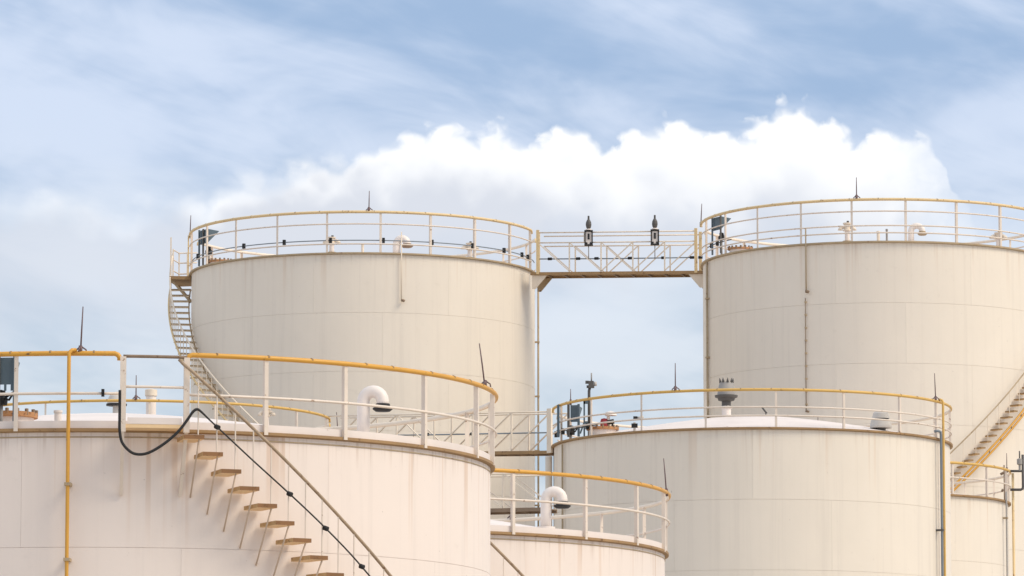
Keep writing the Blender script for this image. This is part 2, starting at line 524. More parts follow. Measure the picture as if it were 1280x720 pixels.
def build_tank(key, x, y, R, rim, rail, label, col_shell, course=1.7, roof_h=0.8, toe=0.05, post_off=0.06,
               posts=(), far_step=17.0, rails=(0.5,), rail_r=0.045, post_w=0.055, rail_mat='yellow', rim_mat='rim',
               post_mat='cream', gaps=(), plates=True, rust=0.5, streak=0.5, seed=0.0, plate_shift=0.0, n_plate=8,
               rim_w=0.075, post_range=(-95, 95)):
    T = Tank()
    T.x, T.y, T.R, T.rim, T.rail, T.roof_h = x, y, R, rim, rail, roof_h
    root = thing('storage_tank', label, 'tank', (x, y, 0), 'storage tanks')
    T.root = root
    sm = shell_mat('shell_paint_' + key, col_shell, rim, rust, streak, seed)
    # backing skin behind the plate joints
    inner = MB().ring([(R - 0.012, 0.0), (R - 0.012, rim - 0.02)], step=2.5)
    shell = part('shell', inner, sm, root)
    if plates:
        gap, vgap = 0.006, 0.0025
        pa = 360.0 / n_plate
        meshes = {}
        z1, ci = rim - 0.03, 0
        while z1 > 0.15:
            z0 = max(0.0, z1 - course)
            h = round(z1 - z0, 3)
            if h not in meshes:
                ga = math.degrees(vgap / R)
                a0, a1 = -pa / 2 + ga / 2, pa / 2 - ga / 2
                p = MB()
                p.ring([(R, gap), (R, h)], a0, a1, pa / 14)
                p.ring([(R - 0.012, gap), (R, gap)], a0, a1, pa / 14)
                p.ring([(R, h), (R - 0.012, h)], a0, a1, pa / 14)
                for a in (a0, a1):
                    p.quad([pol(R, a, gap), pol(R, a, h), pol(R - 0.012, a, h), pol(R - 0.012, a, gap)])
                meshes[h] = p.mesh('plate', [sm])
            for k in range(n_plate):
                link('plate', meshes[h], shell, (0, 0, z0), radians(plate_shift + pa * k + (pa / 2 if ci % 2 else 0)))
            z1 = z0
            ci += 1
    # low domed roof
    prof = [(R - 0.02, rim)]
    for i in range(1, 11):
        rr = (R - 0.02) * (1 - i / 10.0)
        prof.append((max(rr, 0.0), rim + 0.004 + roof_h * (1 - (rr / R) ** 1.35)))
    rf = MB()
    n = 72
    for k, (r, z) in enumerate(prof[:-1]):
        for j in range(n):
            a = 2 * pi * j / n
            rf.v.append((r * sin(a), -r * cos(a), z))
    rf.v.append((0, 0, prof[-1][1]))
    top = len(rf.v) - 1
    for k in range(len(prof) - 2):
        for j in range(n):
            j2 = (j + 1) % n
            rf.f.append((k * n + j, k * n + j2, (k + 1) * n + j2, (k + 1) * n + j))
    k = len(prof) - 2
    for j in range(n):
        rf.f.append((k * n + j, k * n + (j + 1) % n, top))
    rf.s = [True] * len(rf.f)
    rf.mi = [0] * len(rf.f)
    part('roof', rf, 'pink', root)
    # rim angle: a flange that sticks out, and its upright leg
    part('rim_angle', MB().ring([(R + 0.002, rim - 0.045), (R + rim_w, rim - 0.03), (R + rim_w, rim + 0.012), (R - 0.05, rim + 0.014)], step=2.5), rim_mat, root)
    if toe > 0.06:
        part('rim_weld', MB().ring([(R + 0.002, rim - 0.122), (R + 0.011, rim - 0.118), (R + 0.011, rim - 0.106), (R + 0.002, rim - 0.102)], step=2.5), 'rim2', root)
    if toe > 0.06:
        part('toe_board', MB().ring([(R + 0.03, rim + 0.014), (R + 0.03, rim + toe), (R + 0.022, rim + toe), (R + 0.022, rim + 0.014)], step=2.5), 'pink', root)
    # railing
    rr = R + post_off
    segs = []
    if gaps:
        gs = sorted(gaps)
        for i, (a, b) in enumerate(gs):
            nxt = gs[(i + 1) % len(gs)][0] + (360 if i == len(gs) - 1 else 0)
            segs.append((b, nxt))
    else:
        segs = [(-180, 180)]
    tr = MB()
    for a, b in segs:
        if gaps:
            bend = math.degrees(0.07 / rr)
            path = [pol(rr, a, rail - 0.10), pol(rr, a, rail - 0.055), pol(rr, a + bend * 0.4, rail - 0.018)]
            path += arc(rr, a + bend, b - bend, rail)
            path += [pol(rr, b - bend * 0.4, rail - 0.018), pol(rr, b, rail - 0.055), pol(rr, b, rail - 0.10)]
            tr.tube(path, rail_r, 10, inner_mi=1)
        else:
            tr.tube([pol(rr, -180 + 3 * i, rail) for i in range(120)], rail_r, 10, inner_mi=1, closed=True)
    railing = part('railing', tr, [rail_mat, 'cream2'], root)
    for h in rails:
        mr = MB()
        for a, b in segs:
            if gaps:
                mr.tube(arc(rr, a, b, rim + h), 0.021, 6)
            else:
                mr.tube([pol(rr, -180 + 3 * i, rim + h) for i in range(120)], 0.021, 6, closed=True)
        part('mid_rail', mr, post_mat, railing)
    # posts: steel angles standing on the rim
    angs = list(posts)
    if posts:
        a = max(posts) + far_step
        while a < min(posts) + 360 - far_step * 0.6:
            angs.append(a)
            a += far_step
    pm = MB()
    w = post_w
    pm.box((0, 0, 0), (w, 0.008, 1.0)).box((-w / 2 + 0.004, w / 2 + 0.004, 0), (0.008, w, 1.0))
    pmesh = pm.mesh('post', [MAT[post_mat]])
    H = rail - rim + 0.02
    for a in angs:
        if any(lo + 0.3 < a < hi - 0.3 or lo + 0.3 < a - 360 < hi - 0.3 for lo, hi in gaps):
            continue
        o = link('post', pmesh, railing, pol(rr, a, rim - 0.03 + H / 2), radians(a))
        o.scale.z = H
    # small straps along the top rail
    cl = MB()
    a = -100.0
    while a < 100:
        if not any(lo - 1 < a < hi + 1 for lo, hi in gaps):
            cl.tube([pol(rr, a - 0.13 * 6 / R, rail + 0.008), pol(rr, a + 0.13 * 6 / R, rail + 0.008)], rail_r, 8)
        a += random.uniform(5.0, 9.5) * 6 / R
    st = part('rail_strap', cl, 'rim2' if rail_mat == 'yellow2' else 'rim', railing)
    st['kind'] = 'stuff'
    return T


SH_A = (0.805, 0.705, 0.635)
SH_B = (0.795, 0.715, 0.61)

TA = build_tank('front', -6.339, 78, 5.998, 8.82, 9.928,
                'wide cream tank at lower left with zigzag stair treads and bright yellow rail', SH_A, roof_h=0.82, toe=0.125, post_off=0.09,
                posts=(-52.0, -37.5, -23.0, -8.7, 26.5, 39.4, 55.8, 72.8, 84.5), far_step=14.0, rails=(0.52,), rail_r=0.038, post_w=0.062,
                gaps=((5.6, 15.0),), rust=0.7, streak=0.45, seed=1.0, plate_shift=14.5)
TB = build_tank('left_tall', -4.425, 146, 5.108, 20.731, 21.914,
                'tall cream tank left of the high bridge with a winding stair on its left edge', SH_B, roof_h=0.5, toe=0.05, post_off=0.055,
                posts=(-61.3, -44.2, -27.1, -10.0, 7.2, 23.8, 40.6, 58.1), far_step=17.0, rails=(0.836, 0.255), rail_r=0.042, post_w=0.062,
                gaps=((75.5, 97.0), (-104.0, -86.5)), rail_mat='yellow2', rim_mat='rim2', rust=0.32, streak=0.6, seed=2.3, plate_shift=8)
TC = build_tank('right_tall', 10.557, 142, 5.024, 20.526, 21.708,
                'tall cream tank on the right of the high bridge, cut by the picture edge', SH_B, roof_h=0.5, toe=0.05, post_off=0.055,
                posts=(-79.0, -62.0, -45.4, -28.7, -11.9, 5.2, 22.2, 39.5, 56.5), far_step=17.0, rails=(0.85, 0.443, 0.24), rail_r=0.041, post_w=0.06,
                gaps=((-106.0, -88.0),), rail_mat='yellow2', rim_mat='rim2', rust=0.28, streak=0.5, seed=3.7, plate_shift=5)
TD = build_tank('middle', 6.007, 123.5, 4.959, 13.463, 14.383,
                'medium cream tank in front of the right tall tank, with grey roof ventilators', SH_B, roof_h=0.78, toe=0.05, post_off=0.035,
                posts=(-74.0, -54.6, -35.0, -15.5, 4.1, 23.9, 43.8, 63.4, 88.6), far_step=19.6, rails=(0.50, 0.29), rail_r=0.035, post_w=0.05,
                gaps=((-104.0, -85.0),), rail_mat='yellow3', rim_mat='rim', rust=0.33, streak=0.55, seed=4.4, plate_shift=20)
TE = build_tank('small', -3.435, 92, 6.280, 8.445, 9.529,
                'low cream tank at bottom centre between the front tank and the medium tank', SH_A, roof_h=0.95, toe=0.125, post_off=0.085,
                posts=(2.2, 17.6, 33.0, 48.4, 63.8, 79.3), far_step=15.4, rails=(0.58,), rail_r=0.037, post_w=0.058,
                gaps=((-9.0, 0.5),), rust=0.6, streak=0.45, seed=5.2, plate_shift=33)
TF = build_tank('slim', 9.421, 132.6, 3.906, 12.767, 13.604,
                'narrow cream tank at lower right corner, mostly hidden by the medium tank', SH_B, roof_h=0.5, toe=0.05, post_off=0.06,
                posts=(-26.0, -6.4, 13.2, 32.8, 52.4, 72.0), far_step=19.6, rails=(0.45,), rail_r=0.036, post_w=0.05,
                rail_mat='yellow3', rim_mat='rim', rust=0.4, streak=0.5, seed=6.6, plate_shift=12)
TG = build_tank('hidden', -9.871, 130, 5.032, 13.839, 14.786,
                'tank hidden behind the lower left tank, only its pale yellow rail shows', SH_B, roof_h=0.75, toe=0.05, post_off=0.06,
                posts=(-42.9, -23.3, 7.5, 27.0, 57.9, 80.0), far_step=19.6, rails=(0.45,), rail_r=0.036, post_w=0.05,
                gaps=((84.0, 100.0),), rail_mat='yellow3', rim_mat='rim', plates=False, seed=7.9)


def roof_z(T, rho):
    return T.rim + 0.004 + T.roof_h * (1 - (rho / T.R) ** 1.35)


def wpt(T, p):
    return (T.x + p[0], T.y + p[1], p[2])


# ------------------------------------------------------------------ lightning rods
def rod(T, phi, length, off, label, lean=(0.0, 0.0), r=0.013, z=None, tripod=True, group='lightning rods'):
    base = pol(T.R + off, phi, (T.rail + 0.03) if z is None else z)
    root = thing('lightning_rod', label, 'rod', wpt(T, base), group)
    part('rod', MB().tube([(0, 0, -0.05), (lean[0] * 0.5, lean[1], length * 0.5), (lean[0], lean[1], length)], [r, r * 0.9, r * 0.6], 6), 'rod', root)
    b = MB()
    if tripod:
        for a in (0, 120, 240):
            q = Vector((cos(radians(a + 20)) * r * 6.5, sin(radians(a + 20)) * r * 6.5, 0.0))
            b.tube([(0, 0, r * 6), (q.x, q.y, r * 2.0), (q.x * 1.1, q.y * 1.1, -0.02)], r * 0.9, 5)
        b.tube([(0, 0, -0.05), (0, 0, r * 6.5)], r * 2.2, 8)
    else:
        b.tube([(0, 0, -0.10), (0, 0, 0.04)], r * 2.2, 8)
    part('clamp', b, 'rod', root)
    return root


rod(TA, 0.2, 0.66, 0.09, 'thin dark lightning rod on yellow rail of the front tank, left of the stair gate', (0.03, 0))
rod(TA, 76.5, 0.66, 0.09, 'leaning brown lightning rod at the right end of the front tank rail', (-0.09, 0))
rod(TB, 3.4, 0.58, 0.055, 'lightning rod at mid rail of the tall tank left of the bridge', (0.01, 0), 0.016)
rod(TB, -86.3, 0.56, 0.055, 'lightning rod above the stair landing of the tall left tank', (0.02, 0), 0.016, tripod=False)
rod(TC, -10.3, 0.60, 0.055, 'lightning rod on the top rail of the right tall tank, left of its middle', (0.0, 0), 0.016)
rod(TC, -90.0, 0.58, 0.055, 'lightning rod where the high bridge meets the right tall tank', (0.03, 0), 0.016, tripod=False)
rod(TD, -65.9, 0.30, 0.035, 'short lightning rod over dark posts at left end of medium tank', (0.0, 0), 0.012, tripod=False)
rod(TD, -24.3, 0.66, 0.035, 'lightning rod on the yellow rail of medium tank, against blue sky', (0.0, 0), 0.015)
rod(TD, 62.6, 0.66, 0.035, 'lightning rod on the medium tank rail above the grey and yellow pipes', (-0.02, 0), 0.014)
rod(TE, 81.0, 0.60, 0.085, 'lightning rod at the right end of the low tank rail at bottom centre', (-0.05, 0), 0.013, tripod=False)
rod(TE, 147.5, 0.66, 0.085, 'lightning rod on the far rail of the low tank beside its white gooseneck', (0.0, 0), 0.014, z=TE.rail + 0.02)
rod(TF, 72.2, 0.42, 0.06, 'short lightning rod at right end of the narrow tank rail', (0.0, 0), 0.012, tripod=False)
rod(TG, 3.6, 0.62, 0.06, 'lightning rod on hidden tank rail, framed by the stair gate posts', (0.0, 0), 0.016)
rod(TG, 91.0, 0.72, 0.25, 'faint lightning rod between the hidden tank rail end and the gooseneck', (-0.05, 0), 0.015, z=14.3, tripod=False)
rod(TD, 155.9, 0.40, -0.2, 'stubby rod on the far side of the medium tank roof', (0.0, 0), 0.014, z=roof_z(TD, 4.7) + 0.75, tripod=False)

# ------------------------------------------------------------------ vents
def gooseneck(T, xy, pr, straight, bend, dirx, label, mouth='black', base_z=None, head_drop=0.08):
    rho = sqrt(xy[0] ** 2 + xy[1] ** 2)
    z = roof_z(T, rho) if base_z is None else base_z
    root = thing('gooseneck_vent', label, 'vent', (T.x + xy[0], T.y + xy[1], z), 'gooseneck roof vents')
    d = Vector((dirx[0], dirx[1], 0)).normalized()
    path = [(0, 0, -0.08), (0, 0, straight * 0.5), (0, 0, straight)]
    for i in range(1, 11):
        a = pi * i / 10
        q = d * (bend * (1 - cos(a)))
        path.append((q.x, q.y, straight + bend * sin(a)))
    e = d * (2 * bend)
    path.append((e.x, e.y, straight - head_drop))
    part('pipe', MB().tube(path, pr, 16), 'white', root)
    part('base_flange', MB().lathe([(pr * 1.7, -0.04), (pr * 1.7, 0.03), (pr, 0.035)], n=16), 'white', root)
    h = MB().lathe([(0, 0.02), (pr * 1.12, 0.02), (pr * 1.2, -0.03), (pr * 1.6, -0.045), (pr * 1.6, -0.065), (pr * 1.15, -0.10), (0, -0.11)],
                   c=(e.x, e.y, straight - head_drop + 0.01), n=16)
    part('mesh_cap', h, mouth, root)
    return root


gooseneck(TA, (4.04, -1.9), 0.098, 0.56, 0.155, (1, -0.25), 'large white gooseneck vent with black mouth on front tank roof', head_drop=0.07)
gooseneck(TE, (4.05, -2.6), 0.098, 0.52, 0.15, (1, -0.2), 'white gooseneck vent with black mouth on the low tank at bottom centre', head_drop=0.07)
gooseneck(TB, (1.05, -2.9), 0.11, 0.30, 0.16, (1, -0.2), 'white gooseneck vent on the roof of the tall left tank', mouth='brown', head_drop=0.02)
gooseneck(TC, (0.72, -3.6), 0.085, 0.30, 0.16, (1, -0.2), 'cream gooseneck vent on the roof of the right tall tank', mouth='rim2', head_drop=0.03)


def breather(T, xy, h, label, s=1.0, group='breather valves', up=0.0):
    rho = sqrt(xy[0] ** 2 + xy[1] ** 2)
    root = thing('breather_valve', label, 'valve', (T.x + xy[0], T.y + xy[1], roof_z(T, rho)), group)
    root.location.z += up
    part('pipe', MB().lathe([(0.07 * s, -0.06 - up), (0.07 * s, h * 0.55)], n=12), 'white', root)
    part('base_flange', MB().lathe([(0.13 * s, -0.05), (0.13 * s, 0.03), (0.07 * s, 0.032)], n=12), 'rim2', root)
    b = MB().lathe([(0, h * 0.52), (0.12 * s, h * 0.52), (0.12 * s, h * 0.58), (0.085 * s, h * 0.60), (0.085 * s, h * 0.82), (0.12 * s, h * 0.84), (0.12 * s, h * 0.9), (0, h * 0.93)], n=12)
    part('body', b, 'cream2', root)
    for sx in (-1, 1):
        part('side_port', MB().tube([(sx * 0.06 * s, 0, h * 0.7), (sx * 0.15 * s, 0, h * 0.7), (sx * 0.19 * s, 0, h * 0.62), (sx * 0.19 * s, 0, h * 0.55)],
                                    [0.05 * s, 0.05 * s, 0.06 * s, 0.075 * s], 8), 'cream2', root)
    part('bolt_cap', MB().tube([(0.02, 0, h * 0.9), (0.02, 0, h)], 0.035 * s, 6), 'dgrey', root)
    return root


breather(TB, (-0.79, -4.3), 0.52, 'breather valve left of the middle on the tall left tank roof')
breather(TB, (3.20, -3.5), 0.50, 'breather valve near the right rim of the tall left tank')
breather(TC, (-1.13, -4.3), 0.60, 'breather valve on right tall tank beside its tallest lightning rod')
breather(TC, (3.23, -3.2), 0.48, 'breather valve near the right picture edge on the right tall tank')
breather(TG, (3.55, -3.3), 0.55, 'rust stained valve on hidden tank behind first rail post right of gate', 0.9, up=0.40)


def stub(T, xy, r, h, mat, label, cap=None):
    rho = sqrt(xy[0] ** 2 + xy[1] ** 2)
    root = thing('pipe_stub', label, 'pipe', (T.x + xy[0], T.y + xy[1], roof_z(T, rho)), 'short roof pipes')
    part('pipe', MB().lathe([(r, -0.1), (r, h * 0.85), (r * 0.95, h * 0.86)], n=12), mat, root)
    part('cap', MB().lathe([(r * 1.2, h * 0.84), (r * 1.2, h * 0.97), (0, h)], n=12), cap or mat, root)
    return root


stub(TA, (-0.33, -5.72), 0.055, 0.26, 'white', 'short white canister at the rim of front tank left of the yellow pipe')
stub(TC, (-0.25, -4.2), 0.045, 0.30, 'cream2', 'short cream stub pipe mid roof of the right tall tank')
stub(TC, (-0.01, -4.2), 0.03, 0.36, 'grey', 'thin grey stub pipe mid roof of the right tall tank')
stub(TB, (0.10, -4.2), 0.04, 0.28, 'cream2', 'short cream stub pipe mid roof of the tall left tank')

stub(TG, (0.66, -4.5), 0.13, 1.22, 'white', 'cream canister with stained base seen between the stair gate posts', 'cream2')

# mushroom vent on the hidden tank
rt = thing('mushroom_vent', 'grey domed vent with black underside behind left stair gate post', 'vent', (TG.x - 0.42, TG.y - 2.0, roof_z(TG, 2.03) + 0.16))
part('pipe', MB().lathe([(0.10, -0.4), (0.10, 0.50)], n=12), 'lgrey', rt)
part('hood', MB().lathe([(0.25, 0.48), (0.24, 0.56), (0.20, 0.68), (0.12, 0.78), (0, 0.82)], n=18), 'lgrey', rt)
part('mesh_cap', MB().lathe([(0.27, 0.44), (0.27, 0.49), (0, 0.495)], n=18).lathe([(0, 0.43), (0.27, 0.44)], n=18), 'black', rt)

# rotary ventilator with a toothed crown
rt = thing('roof_ventilator', 'dark grey flared ventilator with toothed top on the medium tank roof', 'vent', (TD.x - 0.66, TD.y - 0.8, roof_z(TD, 1.04)))
part('pipe', MB().lathe([(0.115, -0.08), (0.115, 0.20), (0.15, 0.21), (0.15, 0.25), (0.115, 0.255), (0.115, 0.27)], n=18), 'white', rt)
part('neck', MB().lathe([(0.115, 0.26), (0.115, 0.40)], n=18), 'dgrey', rt)
part('flange', MB().lathe([(0.115, 0.38), (0.20, 0.40), (0.22, 0.46), (0.28, 0.48), (0.29, 0.53), (0.21, 0.545)], n=24), 'dgrey', rt)
drum = part('drum', MB().lathe([(0.225, 0.54), (0.21, 0.68), (0.165, 0.86), (0, 0.865)], n=24), 'grey', rt)
for k in range(9):
    a = 2 * pi * k / 9
    part('crown_tooth', MB().tube([(0.155 * cos(a), 0.155 * sin(a), 0.85), (0.175 * cos(a), 0.175 * sin(a), 0.96)], [0.035, 0.008], 5), 'dgrey', drum)

# tiered grey cowl near the right rim
rt = thing('roof_cowl', 'squat grey tiered cowl near the right rim of the medium tank', 'vent', (TD.x + 3.01, TD.y - 3.2, roof_z(TD, 4.39) - 0.06))
part('pipe', MB().lathe([(0.12, -0.1), (0.12, 0.28)], n=16), 'dgrey', rt)
part('lower_tier', MB().lathe([(0.10, 0.10), (0.265, 0.10), (0.27, 0.14), (0.235, 0.30), (0.12, 0.31)], n=24), 'lgrey', rt)
part('upper_tier', MB().lathe([(0.10, 0.335), (0.215, 0.335), (0.19, 0.46), (0.15, 0.50), (0, 0.515)], n=24), 'lgrey', rt)
part('dark_gap', MB().lathe([(0.19, 0.30), (0.19, 0.345)], n=24), 'dgrey', rt)


# ------------------------------------------------------------------ manholes and gauge stands at the tank rims
def manhole(T, xy, r, label, h=0.24, mat='rust'):
    rho = sqrt(xy[0] ** 2 + xy[1] ** 2)
    root = thing('roof_manhole', label, 'manhole', (T.x + xy[0], T.y + xy[1], roof_z(T, rho)), 'bolted roof manholes')
    part('collar', MB().lathe([(r * 0.86, -0.12), (r * 0.86, h * 0.6)], n=28), 'white', root)
    lid = part('lid', MB().lathe([(r * 0.86, h * 0.55), (r, h * 0.58), (r, h), (r * 0.9, h * 1.05), (0, h * 1.2)], n=28), mat, root)
    bm = MB().lathe([(0.028, -0.05), (0.028, 0.045), (0.0, 0.05)], n=6).mesh('bolt', [MAT['brown']])
    for k in range(16):
        a = 2 * pi * k / 16
        link('bolt', bm, lid, (r * 0.94 * cos(a), r * 0.94 * sin(a), h))
    return root


manhole(TA, (-1.12, -4.95), 0.42, 'rusty orange manhole with dark bolts at left edge on front tank', 0.17)
manhole(TB, (-4.15, -1.8), 0.36, 'rusty manhole beside dark gauge stand on the tall left tank', 0.13)
manhole(TC, (-4.05, -2.35), 0.36, 'rusty manhole near left rim of the right tall tank', 0.12)
manhole(TD, (-3.78, -2.5), 0.40, 'rusty orange manhole near left rim of the medium tank', 0.15)


def gauge_stand(T, xy, rz, s, label, posts=3, hood_w=1.0, hood_dx=0.0, comb=False):
    """level gauge under a wedge shaped weather hood on dark posts"""
    rho = sqrt(xy[0] ** 2 + xy[1] ** 2)
    zb = roof_z(T, min(rho, T.R))
    root = thing('gauge_stand', label, 'gauge', (T.x + xy[0], T.y + xy[1], zb), 'level gauge stands', radians(rz))
    zt = T.rail - zb - 0.02
    zh = zt - 0.42 * s
    hx, hy = 0.24 * s, 0.16 * s
    hood = MB()
    w_, d_ = hx * hood_w, hood_dx
    A = [(-hx, -hy, zh), (-hx, -hy, zt), (-hx, hy * 1.4, zt - 0.04), (hx, -hy, zh), (hx, -hy, zt), (hx, hy * 1.4, zt - 0.04)]
    A = [(p[0] / hx * w_ + d_, p[1], p[2]) for p in A]
    hood.quad([A[0], A[3], A[4], A[1]]).quad([A[1], A[4], A[5], A[2]]).quad([A[0], A[1], A[2]]).quad([A[3], A[5], A[4]]).quad([A[0], A[2], A[5], A[3]])
    hd = part('hood', hood, 'blue', root)
    if comb:
        for k in range(5):
            part('hood_tab', MB().box((-w_ + 0.03 + (2 * w_ - 0.06) * k / 4 + d_, -hy + 0.006, zh - 0.045), (0.035, 0.012, 0.09)), 'blue', hd)
    for k in range(posts):
        px = -hx * 1.1 + 2.2 * hx * k / (posts - 1)
        part('post', MB().box((px, -hy * 1.15, zt / 2 + 0.04), (0.055 * s, 0.04 * s, zt - 0.04)), 'dgrey' if k % 2 else 'blue', root)
    part('gauge_head', MB().lathe([(0, 0), (0.10 * s, 0.0), (0.11 * s, 0.10 * s), (0.07 * s, 0.14 * s), (0.07 * s, 0.22 * s), (0, 0.24 * s)], c=(0, 0, zh - 0.30 * s), n=14), 'black', root)
    part('gauge_pipe', MB().tube([(0, 0, -0.05), (0, 0, zh - 0.28 * s)], 0.035 * s, 8), 'grey', root)
    part('handle', MB().tube([(0.05 * s, -0.02, zh - 0.2 * s), (0.2 * s, -0.06, zh - 0.12 * s), (0.24 * s, -0.06, zh - 0.2 * s)], 0.022 * s, 6), 'black', root)
    part('cable', MB().tube([(hx * 1.0, -hy, zh + 0.06), (hx * 1.02, -hy, zh - 0.12 * s), (hx * 0.7, -hy, zh - 0.24 * s), (0.05, -0.03, zh - 0.2 * s)], 0.018 * s, 6), 'black', root)
    return root


gauge_stand(TA, (-1.19, -5.55), -8, 0.95, 'blue grey gauge hood with black fittings at left picture edge', comb=True)
gauge_stand(TB, (-4.52, -1.5), -60, 1.0, 'dark gauge stand with grey hood at left rim of the tall left tank')
gauge_stand(TC, (-4.55, -1.6), -62, 0.9, 'dark gauge stand with grey hood at left rim of right tall tank', posts=2)
gauge_stand(TD, (-4.55, -1.35), -18, 1.0, 'dark gauge posts under the left end of the medium tank rail', hood_w=0.4, hood_dx=0.14)

# second black instrument frame on the medium tank with a tall camera pole
rt = thing('camera_pole', 'tall grey pole with dark camera head at the left of medium tank', 'pole', (TD.x - 4.11, TD.y - 2.45, roof_z(TD, 4.78)))
part('pole', MB().tube([(0, 0, -0.05), (0, 0, 1.12), (0.02, 0, 1.20)], 0.035, 8), 'dgrey', rt)
hd = part('camera_head', MB().box((0.05, -0.03, 1.27), (0.13, 0.12, 0.17)).box((-0.05, 0, 1.33), (0.08, 0.09, 0.07)).tube([(-0.06, 0, 1.22), (0.13, 0, 1.22)], 0.035, 8), 'dgrey', rt)
part('aerial', MB().tube([(0.06, 0, 1.34), (0.06, 0, 1.56)], 0.018, 6), 'grey', hd)
part('side_lamp', MB().tube([(0.12, 0, 1.29), (0.19, 0, 1.29)], 0.055, 10), 'lgrey', hd)
part('support_frame', MB().bar((-0.12, 0, 0.0), (-0.12, 0, 0.86), 0.05, 0.04).bar((-0.14, 0, 0.84), (0.05, 0, 0.84), 0.05, 0.09)
     .bar((-0.12, 0, 0.34), (0.03, 0, 0.34), 0.04, 0.05).bar((-0.12, 0, 0.34), (-0.22, 0, 0.06), 0.04, 0.04), 'blue', rt)
rt = thing('motor_valve', 'dark red and black valve motor beside rusty manhole on the medium tank', 'valve', (TD.x - 3.74, TD.y - 2.6, roof_z(TD, 4.55) + 0.02))
part('body', MB().lathe([(0, 0.05), (0.09, 0.05), (0.10, 0.2), (0.08, 0.34), (0, 0.36)], n=12), 'red', rt)
part('motor', MB().tube([(0.05, -0.02, 0.24), (0.24, -0.02, 0.28)], 0.06, 10).tube([(0.2, -0.02, 0.26), (0.2, -0.02, 0.12)], 0.025, 6), 'black', rt)
part('white_cover', MB().lathe([(0.15, 0.42), (0.13, 0.50), (0, 0.54)], c=(0.16, 0, 0), n=14).lathe([(0.04, 0.28), (0.04, 0.43)], c=(0.1, 0, 0), n=8), 'white', rt)
part('bracket', MB().bar((-0.08, 0, 0.3), (-0.08, 0, -0.05), 0.03, 0.03), 'rust', rt)

# black lamp between posts of the medium tank
rt = thing('instrument_box', 'small black instrument behind second rail post of the medium tank', 'instrument', (TD.x - 3.02, TD.y - 3.55, roof_z(TD, 4.65)))
part('stand', MB().tube([(0, 0, -0.05), (0, 0, 0.2)], 0.03, 8), 'lgrey', rt)
part('box', MB().box((0, 0, 0.12), (0.15, 0.1, 0.10)), 'black', rt)
part('box', MB().box((0.02, 0, 0.30), (0.10, 0.1, 0.09)), 'black', rt)
part('head', MB().tube([(0.06, 0, 0.3), (0.22, 0, 0.33)], 0.035, 8), 'lgrey', rt)

# small tilted rod on the medium tank roof
solo('tilted_bar', MB().tube([(-0.05, 0, 0.18), (0.07, 0, 0.02)], 0.022, 6).tube([(0.05, 0, 0.04), (0.05, 0, -0.1)], 0.015, 6), 'dgrey',
     'small dark tilted bar on the pale roof of the medium tank', 'bar', (TD.x + 0.27, TD.y - 0.9, roof_z(TD, 0.95) + 0.04))

# ------------------------------------------------------------------ pipes on the shells
def wall_pipe(T, phi, off, z0, z1, r, mat, label, brackets=(), name='wall_pipe', bend_top=None, cap=None, group='pipes up the tank walls'):
    root = thing(name, label, 'pipe', wpt(T, pol(T.R, phi, 0)), group, radians(phi))
    path = [(0, -off, z0), (0, -off, (z0 + z1) / 2), (0, -off, z1)]
    if bend_top:
        path += bend_top
    part('pipe', MB().tube(path, r, 10), mat, root)
    for z in brackets:
        part('bracket', MB().box((0, -off / 2, z), (r * 3.4, off + r * 2.6, 0.045)), 'rim2' if mat != 'conduit' else 'dgrey', root)
    if cap:
        part('end_fitting', MB().tube([(0.0, -off - 0.03, cap), (0.05, -off - 0.03, cap), (0.09, -off - 0.03, cap - 0.02)], r * 2.2, 8), 'brown', root)
    return root


wall_pipe(TA, -1.25, 0.20, 0.0, 9.86, 0.028, 'yellow', 'bright yellow pipe running down the front tank left of the gate',
          brackets=(8.0, 6.9, 5.4, 3.9, 2.4, 0.9), bend_top=[(0.0, -0.19, 9.93), (0.04, -0.17, 9.97), (0.09, -0.13, 9.975)])
wall_pipe(TB, 13.9, 0.07, 19.35, 21.35, 0.018, 'cream2', 'thin pale pipe sticking up at the middle of the tall left tank', cap=19.36)
wall_pipe(TB, 88.0, 0.10, 0.0, 20.55, 0.03, 'rim2', 'thin brown pipe down the right edge of the tall left tank', brackets=[0.9 + 1.62 * k for k in range(12)])
wall_pipe(TC, -27.0, 0.07, 19.16, 20.95, 0.02, 'rim2', 'thin tan pipe at upper left of the right tall tank', cap=19.17)
wall_pipe(TC, -27.4, 0.05, 15.80, 19.0, 0.013, 'brown', 'thin dashed gauge wire down the right tall tank', brackets=[16.0 + 0.36 * k for k in range(9)], cap=15.8, name='gauge_wire')
wall_pipe(TC, -77.0, 0.06, 0.0, 20.45, 0.035, 'rim2', 'tan pipe down the left edge of the right tall tank', brackets=[0.7 + 1.7 * k for k in range(12)])
wall_pipe(TD, -71.5, 0.06, 0.0, 13.38, 0.025, 'rim2', 'thin tan pipe down the left side of the medium tank')
wall_pipe(TD, 63.3, 0.14, 0.0, 13.55, 0.032, 'conduit', 'blue grey conduit down the right side of the medium tank', brackets=[1.2 + 2.0 * k for k in range(6)],
          bend_top=[(-0.03, -0.14, 13.62), (-0.12, -0.12, 13.64), (-0.2, -0.05, 13.62)])
wall_pipe(TD, 65.2, 0.14, 0.0, 14.36, 0.03, 'yellow3', 'yellow pipe beside the blue grey conduit on medium tank',
          bend_top=[(0.0, -0.12, 14.42), (-0.03, -0.08, 14.44), (-0.06, -0.04, 14.43)])
wall_pipe(TF, 68.5, 0.10, 0.0, 13.0, 0.024, 'grey', 'thin grey pipe near right edge of the narrow tank', brackets=[12.3, 10.6, 8.9])
wall_pipe(TF, 80.0, 0.14, 0.0, 13.56, 0.036, 'yellow2', 'faded yellow pipe down right edge of the narrow tank')

